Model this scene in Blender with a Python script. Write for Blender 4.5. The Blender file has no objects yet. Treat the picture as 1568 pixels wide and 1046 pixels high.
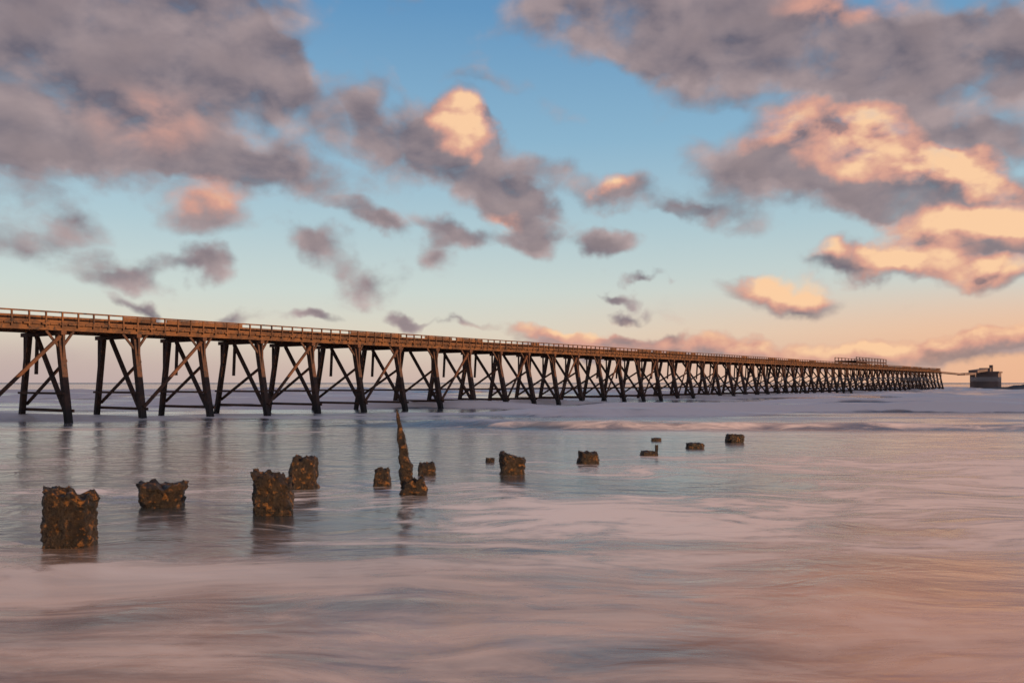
import bpy, math, random
from mathutils import Vector, noise
random.seed(4)
scene=bpy.context.scene
scene.view_settings.view_transform='Standard'
scene.view_settings.look='None'
scene.view_settings.exposure=0
def lin(r,g,b):
    f=lambda c:(c/255/12.92) if c/255<=0.04045 else ((c/255+0.055)/1.055)**2.4
    return (f(r),f(g),f(b),1)

# ------------------------------------------------------------------ camera
cd=bpy.data.cameras.new("camera"); cam=bpy.data.objects.new("camera",cd)
scene.collection.objects.link(cam); scene.camera=cam
cam.location=(0,0,3.2); cam.rotation_euler=(math.radians(90),0,0)
cd.lens=31.0; cd.sensor_width=36; cd.shift_y=0.0402; cd.clip_end=30000

# ------------------------------------------------------------------ node helper
class NT:
    def __init__(s,t): s.t=t
    def n(s,ty,**k):
        x=s.t.nodes.new(ty)
        for a,b in k.items(): setattr(x,a,b)
        return x
    def l(s,a,b): s.t.links.new(a,b)
    def put(s,sock,v):
        if hasattr(v,'is_linked') or isinstance(v,bpy.types.NodeSocket): s.l(v,sock)
        else: sock.default_value=v
    def m(s,op,a,b=None,c=None,clamp=False):
        x=s.n('ShaderNodeMath',operation=op); x.use_clamp=clamp
        s.put(x.inputs[0],a)
        if b is not None: s.put(x.inputs[1],b)
        if c is not None: s.put(x.inputs[2],c)
        return x.outputs[0]
    def v(s,op,a,b=None,sc=None):
        x=s.n('ShaderNodeVectorMath',operation=op)
        s.put(x.inputs[0],a)
        if b is not None: s.put(x.inputs[1],b)
        if sc is not None: s.put(x.inputs['Scale'],sc)
        return x.outputs['Value'] if op in('LENGTH','DOT_PRODUCT') else x.outputs[0]
    def noise(s,vec,scale,detail=3,rough=.5,dist=0,col=False):
        x=s.n('ShaderNodeTexNoise'); s.l(vec,x.inputs['Vector'])
        x.inputs['Scale'].default_value=scale; x.inputs['Detail'].default_value=detail
        x.inputs['Roughness'].default_value=rough; x.inputs['Distortion'].default_value=dist
        return x.outputs['Color'] if col else x.outputs['Fac']
    def mapr(s,v,a,b,c=0,d=1,smooth=True):
        x=s.n('ShaderNodeMapRange'); x.interpolation_type='SMOOTHSTEP' if smooth else 'LINEAR'
        s.put(x.inputs[0],v)
        for i,q in enumerate((a,b,c,d)): s.put(x.inputs[i+1],q)
        return x.outputs[0]
    def mix(s,f,a,b,mode='MIX'):
        x=s.n('ShaderNodeMix'); x.data_type='RGBA'; x.blend_type=mode
        s.put(x.inputs[0],f); s.put(x.inputs[6],a); s.put(x.inputs[7],b)
        return x.outputs[2]
    def mapping(s,vec,loc=(0,0,0),rot=(0,0,0),sc=(1,1,1),ty='POINT'):
        x=s.n('ShaderNodeMapping'); x.vector_type=ty; s.l(vec,x.inputs[0])
        x.inputs['Location'].default_value=loc; x.inputs['Rotation'].default_value=rot; x.inputs['Scale'].default_value=sc
        return x.outputs[0]
    def blob(s,vec,loc,rot,sc):
        x=s.n('ShaderNodeTexGradient'); x.gradient_type='SPHERICAL'; s.l(vec,x.inputs[0])
        tm=x.texture_mapping; tm.vector_type='TEXTURE'; tm.translation=loc; tm.rotation=rot; tm.scale=sc
        return x.outputs[1]
    def ramp(s,f,stops):
        x=s.n('ShaderNodeValToRGB'); s.put(x.inputs[0],f); e=x.color_ramp.elements
        while len(e)<len(stops): e.new(0.5)
        for i,(p,c) in enumerate(stops): e[i].position=p; e[i].color=c
        return x.outputs[0]

# ------------------------------------------------------------------ sun + sky
SUN=Vector((0.80,-0.60,0)).normalized(); EL=math.radians(13)
sdir=Vector((SUN.x*math.cos(EL),SUN.y*math.cos(EL),math.sin(EL)))
sl=bpy.data.lights.new("sun","SUN"); sl.energy=4.6; sl.angle=math.radians(0.6); sl.color=(1,0.59,0.32)
so=bpy.data.objects.new("sun",sl); scene.collection.objects.link(so)
so.rotation_euler=sdir.to_track_quat('Z','Y').to_euler()

# cloud patches: (heading, elevation, half-width, half-height, tilt deg, weight)
C=[(50,60,190,105,0,1.1),(250,15,200,85,0,1.1),(330,95,110,80,0,1),(430,130,50,110,35,.9),(215,205,170,70,0,1.05),(400,262,150,42,-12,1.05),(0,210,90,45,0,.8),
(560,165,70,55,0,.5),(630,220,110,70,-10,.85),(740,265,110,50,-25,1),(805,322,75,34,-15,.9),(704,205,48,48,0,1),
(330,325,75,38,0,.7),(110,330,75,36,-20,.7),(195,408,66,28,0,.85),(40,375,65,32,0,.6),(305,402,46,22,-10,.8),(484,378,60,30,-15,.8),(575,430,62,26,-15,.7),(562,350,62,20,-25,.8),(668,400,36,28,0,.65),(700,360,85,24,-10,.85),(822,376,50,28,0,.85),(920,372,44,22,-10,.9),(850,255,48,28,0,.55),(925,290,60,30,0,.75),(1015,322,70,18,0,.5),
(1000,10,240,65,-5,1.1),(1200,65,260,88,-8,1.15),(1390,105,150,62,0,1.05),(1565,50,80,70,0,.8),(1490,205,110,42,0,.8),(740,130,120,24,-15,.3),
(1180,235,120,50,-5,1),(1300,265,110,60,-10,1.05),(1420,325,150,50,-15,1.05),(1520,370,120,36,0,1),(1090,312,120,34,-10,.7),(1285,405,66,24,0,.85),(1390,412,64,28,0,1),(1195,450,100,24,-8,1),(1525,435,75,22,-5,.9),(1565,325,60,50,0,.7),(1500,280,46,38,0,1),
(955,455,40,10,-10,.8),(960,480,36,9,0,.75),(985,437,30,8,-10,.7),(860,505,110,13,-3,.85),(490,485,50,10,0,.75),(635,488,36,12,-15,.9),(350,475,60,13,0,.75),(215,465,38,10,-25,.7),(700,492,50,8,0,.6),
(1250,530,430,19,0,.95),(1520,540,240,22,0,.95),(1000,545,300,10,0,.6),(900,522,130,15,0,.8),
(-150,100,150,200,0,1),(1750,250,120,160,0,.8),(300,-150,400,90,0,1),(1100,-160,450,80,0,1)]
GL=[(706,200,44,42,1.15),(1325,232,75,42,1.25),(1205,195,60,24,.6),(1420,266,40,26,1.05),(1500,272,42,34,1.25),(1480,352,110,20,.8),(1568,335,50,40,.85),(1390,400,66,24,.95),(1200,438,86,22,.85),(1530,428,75,20,.85),(770,340,36,20,.4),(925,278,26,16,.55),(330,308,60,24,.4),(230,170,110,50,.2),(1280,0,90,24,.4),(880,498,150,16,.6),(1350,522,450,20,.65),(1262,392,30,13,.6)]
def hz(px,py):
    dx=(px-784)/1350; return math.atan(dx), math.atan2((586-py)/1350, math.sqrt(1+dx*dx)), 1/(1+dx*dx)
w=bpy.data.worlds.new("World"); scene.world=w; w.use_nodes=True
w.cycles.sampling_method='MANUAL'; w.cycles.sample_map_resolution=256
w.node_tree.nodes.clear()
W=NT(w.node_tree)
tc=W.n('ShaderNodeTexCoord'); dirv=W.v('NORMALIZE',tc.outputs['Generated'])
s=W.n('ShaderNodeSeparateXYZ'); W.l(dirv,s.inputs[0])
az=W.m('ARCTAN2',s.outputs[0],s.outputs[1]); el=W.m('ARCSINE',s.outputs[2])
cmb=W.n('ShaderNodeCombineXYZ'); W.l(az,cmb.inputs[0]); W.l(el,cmb.inputs[1])
ang=cmb.outputs[0]
w1=W.v('SCALE',W.v('SUBTRACT',W.noise(ang,8,1,.5,0,True),(.5,.5,.5)),sc=.075)
w2=W.v('SCALE',W.v('SUBTRACT',W.noise(ang,30,3,.52,0,True),(.5,.5,.5)),sc=.036)
p0=W.v('MULTIPLY',W.v('ADD',W.v('ADD',ang,w1),w2),(1,1,0))
p=p0; tot=0.0
for i,(x,y,rx,ry,rt,wt) in enumerate(C):
    a,e,k=hz(x,y)
    b=W.blob(p,(a,e,0),(0,0,math.radians(rt)),(rx/1350*1.28,ry/1350*1.34,1))
    tot=W.m('MULTIPLY_ADD',b,wt*1.55,tot)
    if i%12==11: p=W.v('ADD',p,W.v('SCALE',p,sc=W.m('MULTIPLY',tot,1e-6)))
tot=W.m('MINIMUM',tot,1.12)
ang3=W.v('ADD',ang,W.v('SCALE',ang,sc=W.m('MULTIPLY',tot,1e-6)))
out=W.mapr(W.m('ABSOLUTE',az),.75,1.1)
out=W.m('MAXIMUM',out,W.mapr(el,.5,.7))
tot=W.m('ADD',tot,W.m('MULTIPLY',W.mapr(W.noise(ang3,2.6,3,.55),.36,.56),out))
n1=W.noise(W.mapping(ang3,sc=(1,1.5,1)),13,5,.50,.2)
n2=W.noise(W.mapping(ang3,loc=(.008,.018*1.5,0),sc=(1,1.5,1)),13,4,.50,.2)
d1=W.m('ADD',tot,W.m('MULTIPLY_ADD',n1,2.0,-1.0))
alpha=W.mapr(d1,.16,1.02)
relief=W.m('SUBTRACT',n1,n2)
light=W.m('ADD',W.m('MULTIPLY_ADD',relief,1.9,.42),W.m('MULTIPLY_ADD',n1,.6,-.3),clamp=True)
thick=W.mapr(d1,.7,1.7)
glow=0.0
for (x,y,rx,ry,wt) in GL:
    a,e,k=hz(x,y)
    b=W.blob(p,(a,e,0),(0,0,0),(rx/1350*1.35,ry/1350*1.35,1))
    glow=W.m('MULTIPLY_ADD',b,wt*1.5,glow)
glow=W.m('MINIMUM',glow,1.15)
glowl=W.m('MULTIPLY',glow,W.m('MULTIPLY_ADD',light,1.5,.22),clamp=True)
ccol=W.mix(light,lin(108,102,114),lin(194,172,170))
ccol=W.mix(W.m('MULTIPLY',thick,.72),ccol,lin(118,105,111))
ccol=W.mix(W.mapr(glowl,0,.5),ccol,lin(218,160,142))
ccol=W.mix(W.mapr(glowl,.35,.95),ccol,lin(255,208,164))
grad=W.ramp(W.mapr(el,-.02,.62,0,1,False),[(0,lin(204,178,172)),(.06,lin(214,190,178)),(.115,lin(226,214,196)),(.19,lin(208,218,212)),(.30,lin(180,206,214)),(.45,lin(142,184,210)),(.66,lin(100,152,196)),(1,lin(84,120,166))])
grad=W.mix(W.m('MULTIPLY',W.mapr(az,-.1,.65),W.mapr(el,.13,.03)),grad,lin(248,190,152))
grad=W.mix(W.m('MULTIPLY',W.mapr(az,-.05,-.55,0,.7),W.mapr(el,.07,.01)),grad,lin(188,168,170))
sky=W.n('ShaderNodeTexSky'); sky.sky_type='NISHITA'; sky.sun_disc=False
sky.sun_elevation=EL; sky.sun_rotation=math.atan2(SUN.x,SUN.y); sky.air_density=1.0; sky.dust_density=1.0
g10=W.v('SCALE',grad,sc=10.0)
base=W.mix(.88,sky.outputs[0],g10)
c10=W.v('SCALE',ccol,sc=9.8)
fin=W.mix(W.m('MULTIPLY',alpha,W.mapr(el,.0,.05,.55,.96)),base,c10)
bg=W.n('ShaderNodeBackground'); W.l(fin,bg.inputs[0]); bg.inputs[1].default_value=0.1
wo=W.n('ShaderNodeOutputWorld'); W.l(bg.outputs[0],wo.inputs[0])

# ------------------------------------------------------------------ materials
def newmat(name):
    m=bpy.data.materials.new(name); m.use_nodes=True; m.node_tree.nodes.clear()
    n=NT(m.node_tree); o=n.n('ShaderNodeOutputMaterial'); return m,n,o
def princ(name,c1,c2,scale,rough=.8,bump=.3,c3=None,bscale=None,bd=.05,z_dark=None,c3r=(.52,.66),c3s=2.3):
    m,n,o=newmat(name)
    geo=n.n('ShaderNodeNewGeometry'); P=geo.outputs['Position']
    f=n.noise(P,scale,6,.65)
    col=n.mix(n.mapr(f,.38,.62),c1,c2)
    if c3: col=n.mix(n.mapr(n.noise(P,scale*c3s,5,.6),*c3r),col,c3)
    if z_dark:
        sz=n.n('ShaderNodeSeparateXYZ'); n.l(P,sz.inputs[0])
        col=n.mix(n.mapr(n.m('ADD',sz.outputs[2],n.m('MULTIPLY',f,.4)),z_dark[0],z_dark[1]),z_dark[2],col)
    b=n.n('ShaderNodeBsdfPrincipled'); n.l(col,b.inputs['Base Color']); b.inputs['Roughness'].default_value=rough
    bp=n.n('ShaderNodeBump'); bp.inputs['Strength'].default_value=bump; bp.inputs['Distance'].default_value=bd
    n.l(n.noise(P,bscale or scale*3,8,.7),bp.inputs['Height']); n.l(bp.outputs[0],b.inputs['Normal'])
    n.l(b.outputs[0],o.inputs[0]); return m
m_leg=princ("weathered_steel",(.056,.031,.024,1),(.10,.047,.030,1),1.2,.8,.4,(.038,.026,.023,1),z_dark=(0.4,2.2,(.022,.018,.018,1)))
m_deck=princ("rusted_deck",(.19,.083,.031,1),(.085,.041,.022,1),.8,.8,.5,(.035,.022,.018,1))
m_brace=princ("rusted_brace",(.13,.055,.027,1),(.07,.033,.021,1),1.0,.8,.4)
m_conc=princ("weathered_concrete",(.20,.14,.12,1),(.13,.10,.09,1),.15,.9,.3)
m_rock=princ("dark_rock",(.05,.045,.045,1),(.10,.085,.08,1),.3,.9,.6)
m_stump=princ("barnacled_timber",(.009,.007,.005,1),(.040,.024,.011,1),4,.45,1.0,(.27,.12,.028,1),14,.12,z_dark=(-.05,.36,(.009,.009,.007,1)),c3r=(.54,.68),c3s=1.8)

# ------------------------------------------------------------------ mesh builders
class MB:
    def __init__(s): s.v=[]; s.f=[]
    def beam(s,a,b,w,h,up=Vector((0,0,1))):
        a=Vector(a); b=Vector(b); d=(b-a).normalized()
        if abs(d.dot(up))>.97: up=Vector((D.x,D.y,0))
        x=d.cross(up).normalized()*w/2; y=x.cross(d).normalized()*h/2
        i=len(s.v)
        for q in (a,b):
            for sx,sy in((-1,-1),(1,-1),(1,1),(-1,1)): s.v.append(tuple(q+x*sx+y*sy))
        s.f+=[(i,i+3,i+2,i+1),(i+4,i+5,i+6,i+7)]+[(i+k,i+(k+1)%4,i+4+(k+1)%4,i+4+k) for k in range(4)]
    def obj(s,name,mat,parent=None,smooth=False):
        me=bpy.data.meshes.new(name); me.from_pydata(s.v,[],s.f); me.update()
        o=bpy.data.objects.new(name,me); scene.collection.objects.link(o); me.materials.append(mat)
        if smooth:
            for p in me.polygons: p.use_smooth=True
        if parent: o.parent=parent
        return o
def empty(name):
    o=bpy.data.objects.new(name,None); scene.collection.objects.link(o); return o

# ------------------------------------------------------------------ pier
D=Vector((.5936,.8048,0)); N=Vector((.8048,-.5936,0)); C0=Vector((-38.49,72.5,0)); BAY=6.45
def P(t,o,z): return C0+D*t+N*o+Vector((0,0,z))
pier=empty("pier")
legs=MB(); br=MB(); deck=MB(); rail=MB()
NB=54; T0=-4*BAY; T1=NB*BAY
ZB=7.35
for i in range(-4,NB+1):
    t=i*BAY; j=lambda a=.12: random.uniform(-a,a)
    nb=(P(t+j(),4.25+j(.2),-1.2)); nt=P(t,2.55,ZB-.3)
    fb=(P(t+j(),-4.25+j(.2),-1.2)); ft=P(t,-2.55,ZB-.3)
    def on(a,b,z): k=(z-a.z)/(b.z-a.z); return a.lerp(b,k)
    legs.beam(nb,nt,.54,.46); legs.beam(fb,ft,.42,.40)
    if i%3!=1: legs.beam(P(t,-1.3,3.9),P(t,-1.1,ZB-.3),.22,.22)
    legs.beam(P(t+.02,-3.3,3.6),P(t+.02,-3.3,ZB-.2),.18,.18)
    legs.beam(P(t+.04,3.15,4.6),P(t+.04,3.15,ZB-.2),.18,.18)
    legs.beam(P(t,-1.2,ZB-.32),on(nb,nt,.3)+D*.03,.30,.26)
    z1,z2=.95,2.35
    br.beam(on(fb,ft,z1)-N*.4+D*.3,on(nb,nt,z1)+N*.4+D*.3,.15,.24)
    br.beam(on(fb,ft,z2)-N*.3-D*.3,on(nb,nt,z2)+N*.3-D*.3,.13,.18)
    br.beam(on(fb,ft,1.4+j())+D*.34,on(nb,nt,5.2+j(.3))+D*.34,.15,.24)
    br.beam(P(t,-3.6,ZB-.15),P(t,3.3,ZB-.15),.42,.34)
    legs.beam(on(nb,nt,5.9),P(t+1.1,2.6,ZB),.16,.18); legs.beam(on(nb,nt,5.9),P(t-1.1,2.6,ZB),.16,.18)
    if i<NB and i%2==1:
        br.beam(on(nb,nt,1.1)+N*.32,P(t+BAY,2.9,ZB-.3),.16,.26)
for o in (-2.7,-.9,.9,2.7): deck.beam(P(T0,o,ZB+.24),P(T1,o,ZB+.24),.28,.42)
t=T0
while t<T1:
    deck.beam(P(t,0,ZB+.52)-N*3.05,P(t,0,ZB+.52)+N*(3.05+random.uniform(-.05,.08)),.62,.12)
    t+=.7
for o in (-2.95,2.95):
    rail.beam(P(T0,o,ZB+.72),P(T1,o,ZB+.72),.10,.16)
    rail.beam(P(T0,o,ZB+1.48),P(T1,o,ZB+1.48),.12,.12)
    rail.beam(P(T0,o+.02,ZB+1.08),P(T1,o+.02,ZB+1.08),.06,.13)
    t=T0
    while t<T1:
        rail.beam(P(t,o+.09,ZB+.30),P(t,o+.09,ZB+1.50),.12,.12); t+=BAY/5
rail.beam(P(T0,2.2,ZB+.95),P(T1,2.2,ZB+.95),.35,.35)
rail.beam(P(T0,-1.2,ZB+.98),P(T1,-1.2,ZB+.98),.5,.4)
t=T0
while t<T1:
    L=random.choice((2,3,5,8))
    if random.random()<.55:
        rail.beam(P(t,3.0,ZB+1.27),P(min(T1,t+L),3.0,ZB+1.27),.05,.26)
    t+=L+random.choice((1,2,4))
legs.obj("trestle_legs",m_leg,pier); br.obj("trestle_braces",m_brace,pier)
deck.obj("deck",m_deck,pier); rail.obj("railings",m_deck,pier)
pl=MB(); a,b=228,262
for o in (-3,3):
    pl.beam(P(a,o,ZB+2.0),P(b,o,ZB+2.0),.3,.3); pl.beam(P(a,o,ZB+3.2),P(b,o,ZB+3.2),.15,.15)
    k=a
    while k<=b+.1: pl.beam(P(k,o,ZB+.6),P(k,o,ZB+3.3),.2,.2); k+=3.4
pl.beam(P(a,0,ZB+2.2),P(b,0,ZB+2.2),6,.12)
pl.obj("raised_platform",m_leg,pier)

# ------------------------------------------------------------------ pier head
ph=empty("concrete_pier_head"); c=MB()
T2=480
c.beam(P(T2,0,-2),P(T2,0,8.2),13,11)
c.beam(P(T2,0,8.2),P(T2,0,9.0),14,12)
c.obj("caisson",m_conc,ph)
c=MB(); c.beam(P(T2-1,0,9.0),P(T2-1,0,10.8),5,5); c.beam(P(T2+4,2,9.0),P(T2+4,2,12.4),1.6,1.6)
c.beam(P(T2-38,0,8.6),P(T2-7.2,0,9.7),4,1.3); c.beam(P(T2-38,0,5.0),P(T2-38,0,8.0),2.2,2.2)
c.beam(P(T2-38.5,0,7.6),P(T2-70,0,7.0),3,1.0)
c.beam(P(T2-70,0,7.0),P(T1+.5,0,7.6),2.4,.7)
c.obj("broken_walkway",m_conc,ph)
rk=MB()
nx,ny=110,26
for iy in range(ny):
    for ix in range(nx):
        u=ix/(nx-1); v=iy/(ny-1)
        x=158+u*380; y=316+v*50+u*30
        e=math.sin(math.pi*v)**.7*min(1,u*6)
        z=-.6+e*(3.9+1.5*noise.noise(Vector((x*.12,y*.12,0)))+.9*noise.noise(Vector((x*.5,y*.5,2))))
        rk.v.append((x,y,z))
for iy in range(ny-1):
    for ix in range(nx-1):
        q=iy*nx+ix; rk.f.append((q,q+1,q+nx+1,q+nx))
rk.obj("breakwater_rocks",m_rock,None)

# ------------------------------------------------------------------ stumps
def stump(name,X,Y,W_,H,seed,slant=0.,dp=.85,flare=0.,lean=(0,0),tipw=1.,jag=.12,obj=True,mb=None,notch=0,amp=1.):
    mb=mb or MB(); na=48; nr=max(12,int(H/.03)); base=len(mb.v)
    def ring(k,rad,z):
        for a in range(na):
            th=2*math.pi*a/na; c_,s_=math.cos(th),math.sin(th)
            r=1/((abs(c_)**4+abs(s_)**4)**(1/4))
            kk=max(0,k)
            wd=W_/2*(1+flare*(kk-.5))*(1-kk*(1-tipw))
            x=c_*r*wd*rad; y=s_*r*wd*dp*rad
            p=Vector((x*2.2+seed*9,y*2.2,z*2.2))
            nn=noise.noise(p*1.3)*.20+noise.noise(p*3.5)*.14+noise.noise(p*8)*.09
            groove=-.10*max(0,noise.noise(Vector((th*3+seed,seed,z*.7))))
            m=1+(nn*amp+groove)*(1.0 if rad>.2 else .3)
            top=kk**3
            zz=z+top*(slant*x/W_*H+jag*H*(noise.noise(Vector((x/W_*5+seed*3,y/W_*5,seed)))*1.6+noise.noise(Vector((x/W_*13,y/W_*13,seed)))*.7-(.3 if rad<.8 else 0)) - notch*H*math.exp(-(((x/W_)-.12)/.18)**2))
            mb.v.append((X+x*m+lean[0]*kk,Y+y*m+lean[1]*kk,zz))
    rings=0
    for r in range(nr+1):
        k=r/nr; ring(k if r else 0,1,-.35+(H+.35)*k); rings+=1
    for rad in (.85,.62,.35,.08): ring(1,rad,H); rings+=1
    for r in range(rings-1):
        for a in range(na):
            q=base+r*na
            mb.f.append((q+a,q+(a+1)%na,q+na+(a+1)%na,q+na+a))
    mb.f.append(tuple(base+(rings-1)*na+a for a in range(na)))
    if obj: return mb.obj(name,m_stump,None,True)
    return mb
S=[(-8.71,17.4,.88,1.03,-.16,-.02,.08,0),(-9.1,23.0,1.0,.58,.05,.25,.13,.12),(-5.85,21.6,.90,.90,-.25,-.04,.10,0),(-6.30,26.7,.76,.90,-.1,-.1,.10,0),(-4.03,27.4,.52,.52,.05,-.3,.12,0),
(-2.95,30.7,.59,.38,0,-.2,.15,0),(-.89,35.6,.40,.15,0,-.3,.2,0),(.02,30.8,.84,.64,-.35,0,.10,0),(3.02,35.2,.83,.42,-.05,-.2,.14,0),(6.0,38.8,.74,.18,0,-.3,.2,0),
(8.94,43.1,.89,.24,-.1,-.3,.15,0),(11.93,47.3,.85,.42,-.05,-.05,.1,0),(7.9,48.3,.6,.16,0,-.3,.2,0),(16.6,61.9,.34,.2,0,0,.2,0),(19.3,64.7,.7,.2,.1,-.2,.2,0)]
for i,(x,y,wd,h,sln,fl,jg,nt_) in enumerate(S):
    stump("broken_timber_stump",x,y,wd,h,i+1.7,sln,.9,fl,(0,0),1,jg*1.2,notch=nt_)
mb=stump("x",6.33,38.7,.16,.46,33,0,.9,0,(0.02,0),.8,.1,obj=False)
mb.obj("thin_timber_post",m_stump,None,True)
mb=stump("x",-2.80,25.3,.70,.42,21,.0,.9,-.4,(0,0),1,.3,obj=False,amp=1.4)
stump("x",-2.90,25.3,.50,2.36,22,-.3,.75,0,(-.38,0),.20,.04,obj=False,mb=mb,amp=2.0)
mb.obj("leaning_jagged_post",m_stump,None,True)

# ------------------------------------------------------------------ sea
def arr(parts):
    o=[]
    for a,b,st in parts:
        k=a
        while k<b-1e-6: o.append(k); k+=st
    return o
xs=[-12000,-4000,-1500,-600,-300]+arr([(-150,420,2.0)])+[420,600,1200,4000,12000]
ys=[-20,0]+arr([(5,44,3.0),(44,150,.5),(150,460,2.2)])+[460,600,900,1500,3000,7000,16000]
sea=MB()
def sst(a,b,x):
    x=max(0,min(1,(x-a)/(b-a))); return x*x*(3-2*x)
def swell(x,y):
    if y<44 or y>600 or x<-200 or x>500: return 0
    e=sst(44,80,y)*(1-sst(450,600,y))
    yy=y+12*noise.noise(Vector((x*.012,y*.01,5)))+4*noise.noise(Vector((x*.04,y*.02,3)))+.05*x
    ph_=(yy/12.0)%1.0
    prof=sst(0,.16,ph_)*(1-sst(.16,1,ph_))
    idx=math.floor(yy/12.0)
    br_=sst(-.10,.30,noise.noise(Vector((x*.018,idx*3.7,1))))
    n2=noise.noise(Vector((x*.05,yy*.2,7)))+.6*noise.noise(Vector((x*.14,yy*.5,3)))
    return e*((.05+.80*br_)*prof*(1+.5*n2)+n2*.10)
for y in ys:
    for x in xs: sea.v.append((x,y,swell(x,y)))
nx=len(xs)
for iy in range(len(ys)-1):
    for ix in range(nx-1):
        q=iy*nx+ix; sea.f.append((q,q+1,q+nx+1,q+nx))
m,n,o=newmat("long_exposure_sea")
geo=n.n('ShaderNodeNewGeometry'); Pp=geo.outputs['Position']
sp=n.n('ShaderNodeSeparateXYZ'); n.l(Pp,sp.inputs[0]); X,Y,Z=sp.outputs
warp=n.v('SCALE',n.v('SUBTRACT',n.noise(Pp,.16,2,.5,0,True),(.5,.5,.5)),sc=n.mapr(Y,12,32,3.0,6))
q=n.v('MULTIPLY',n.v('ADD',Pp,warp),(1,1,0))
st1=n.noise(n.mapping(q,rot=(0,0,math.radians(14)),sc=(.12,.26,1)),1,4,.55,.4)
st2=n.noise(n.mapping(q,rot=(0,0,math.radians(-22)),sc=(.34,.85,1)),1,5,.64,.6)
st3=n.noise(n.mapping(q,sc=(.022,.085,1)),1,5,.62,.3)
st4=n.noise(n.mapping(q,rot=(0,0,math.radians(58)),sc=(.14,1.2,1)),1,5,.58,.3)   # run-off streaks on the sand
st5=n.noise(n.mapping(q,rot=(0,0,math.radians(10)),sc=(.9,2.2,1)),1,4,.6,.5)
foam_refl=n.m('ADD',n.m('MULTIPLY',st1,.36),n.m('ADD',n.m('MULTIPLY',st2,.42),n.m('MULTIPLY',st5,.22)))
for (x,y,rx,ry,a) in [(1.0,20,4.5,4,.10),(11,21,7,4,.12),(17,34,12,8,.10),(-5.5,14.6,6,1.4,.16),(2.6,12.6,3,2.2,.07),(-7,19,5,3,-.08),(8,14.6,4,2,-.12),(-10,45,22,16,-.07),(3,48,16,12,-.07),(6,28,5,3,-.06),(8,11,4,2.0,.05)]:  # first patch paints a bright reflection in foam colour; the others vary foam
    foam_refl=n.m('MULTIPLY_ADD',n.blob(q,(x,y,0),(0,0,0),(rx*1.4,ry*1.4,1)),a,foam_refl)
fm=n.mapr(foam_refl,.455,.615)
farf=n.mapr(n.m('ADD',Y,n.m('MULTIPLY_ADD',st1,70,-35)),42,84)
farm=n.mapr(n.m('ADD',st3,n.m('MULTIPLY',Z,.40)),.47,.60,.05,1)
fm=n.mix(farf,fm,farm)
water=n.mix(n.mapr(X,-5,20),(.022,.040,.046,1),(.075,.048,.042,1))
water=n.mix(n.mapr(Y,110,260),water,(.32,.21,.18,1))  # far water paler: horizon haze painted into its colour
shore=n.mapr(n.m('ADD',Y,n.m('MULTIPLY_ADD',st1,12,-6)),21,12.5)
shore=n.m('MULTIPLY',shore,n.mapr(Y,40,25))
sandc_refl=n.mix(n.mapr(n.m('ADD',n.m('MULTIPLY',st4,.65),n.m('MULTIPLY',st1,.35)),.41,.60),(.14,.078,.052,1),(.54,.35,.245,1))
sandc_refl=n.mix(n.mapr(X,.5,5.5),sandc_refl,n.mix(.55,sandc_refl,(.78,.32,.12,1)))  # warm cloud reflection painted into the sand colour towards the right
water=n.mix(shore,water,sandc_refl)
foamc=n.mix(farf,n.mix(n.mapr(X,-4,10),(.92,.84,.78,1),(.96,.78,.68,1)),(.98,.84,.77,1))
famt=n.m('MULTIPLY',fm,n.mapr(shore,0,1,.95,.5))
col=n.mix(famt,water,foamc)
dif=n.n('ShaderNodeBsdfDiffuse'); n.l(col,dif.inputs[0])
gl=n.n('ShaderNodeBsdfGlossy')
n.put(gl.inputs['Roughness'],n.m('MULTIPLY',n.mapr(fm,0,1,.20,.34),n.mapr(Y,80,300,1,.3)))
gl.inputs[0].default_value=(1,.94,.90,1)
bp=n.n('ShaderNodeBump'); bp.inputs['Distance'].default_value=.13
n.put(bp.inputs['Strength'],n.m('MULTIPLY',n.mapr(Y,40,250,.65,.04),n.mapr(shore,0,1,1,.5)))
hh=n.m('ADD',n.noise(n.mapping(q,sc=(.6,1.0,1)),1,3,.5,.4),n.m('MULTIPLY',st5,.25))
n.l(hh,bp.inputs['Height'])
n.l(bp.outputs[0],gl.inputs['Normal'])
fr=n.n('ShaderNodeFresnel'); fr.inputs[0].default_value=1.6; n.l(bp.outputs[0],fr.inputs['Normal'])
ff=n.m('MULTIPLY',n.m('MULTIPLY_ADD',fr.outputs[0],1.05,.06),n.mapr(fm,0,1,1,n.mapr(farf,0,1,.35,.40)),clamp=True)
mx=n.n('ShaderNodeMixShader'); n.l(ff,mx.inputs[0]); n.l(dif.outputs[0],mx.inputs[1]); n.l(gl.outputs[0],mx.inputs[2])
n.l(mx.outputs[0],o.inputs[0])
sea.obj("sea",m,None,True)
m_sand=princ("wet_sand",(.20,.14,.115,1),(.26,.185,.15,1),.8,.45,.2)
b=MB()
ysb=[-400,-150,-60,-25,-12,-6,-2,1,4,7,10,16,30]
for y in ysb:
    z=max(-1.5,(8-y)*.12) if y>-12 else 2.4+min(4,(-12-y)*.03)
    for x in range(-600,601,60): b.v.append((x,y,z))
k=21
for iy in range(len(ysb)-1):
    for ix in range(k-1):
        qq=iy*k+ix; b.f.append((qq,qq+1,qq+k+1,qq+k))
b.obj("beach",m_sand,None,True)
# ------------------------------------------------------------------ thin sea mist over the surf
mm,n,o=newmat("mist"); vs=n.n('ShaderNodeVolumeScatter'); vs.inputs['Density'].default_value=.0008
vs.inputs['Color'].default_value=(1,.86,.80,1); n.l(vs.outputs[0],o.inputs['Volume'])
mi=MB(); mi.beam((150,62,1.9),(150,1300,1.9),1800,3.4); mi.obj("sea_mist",mm)
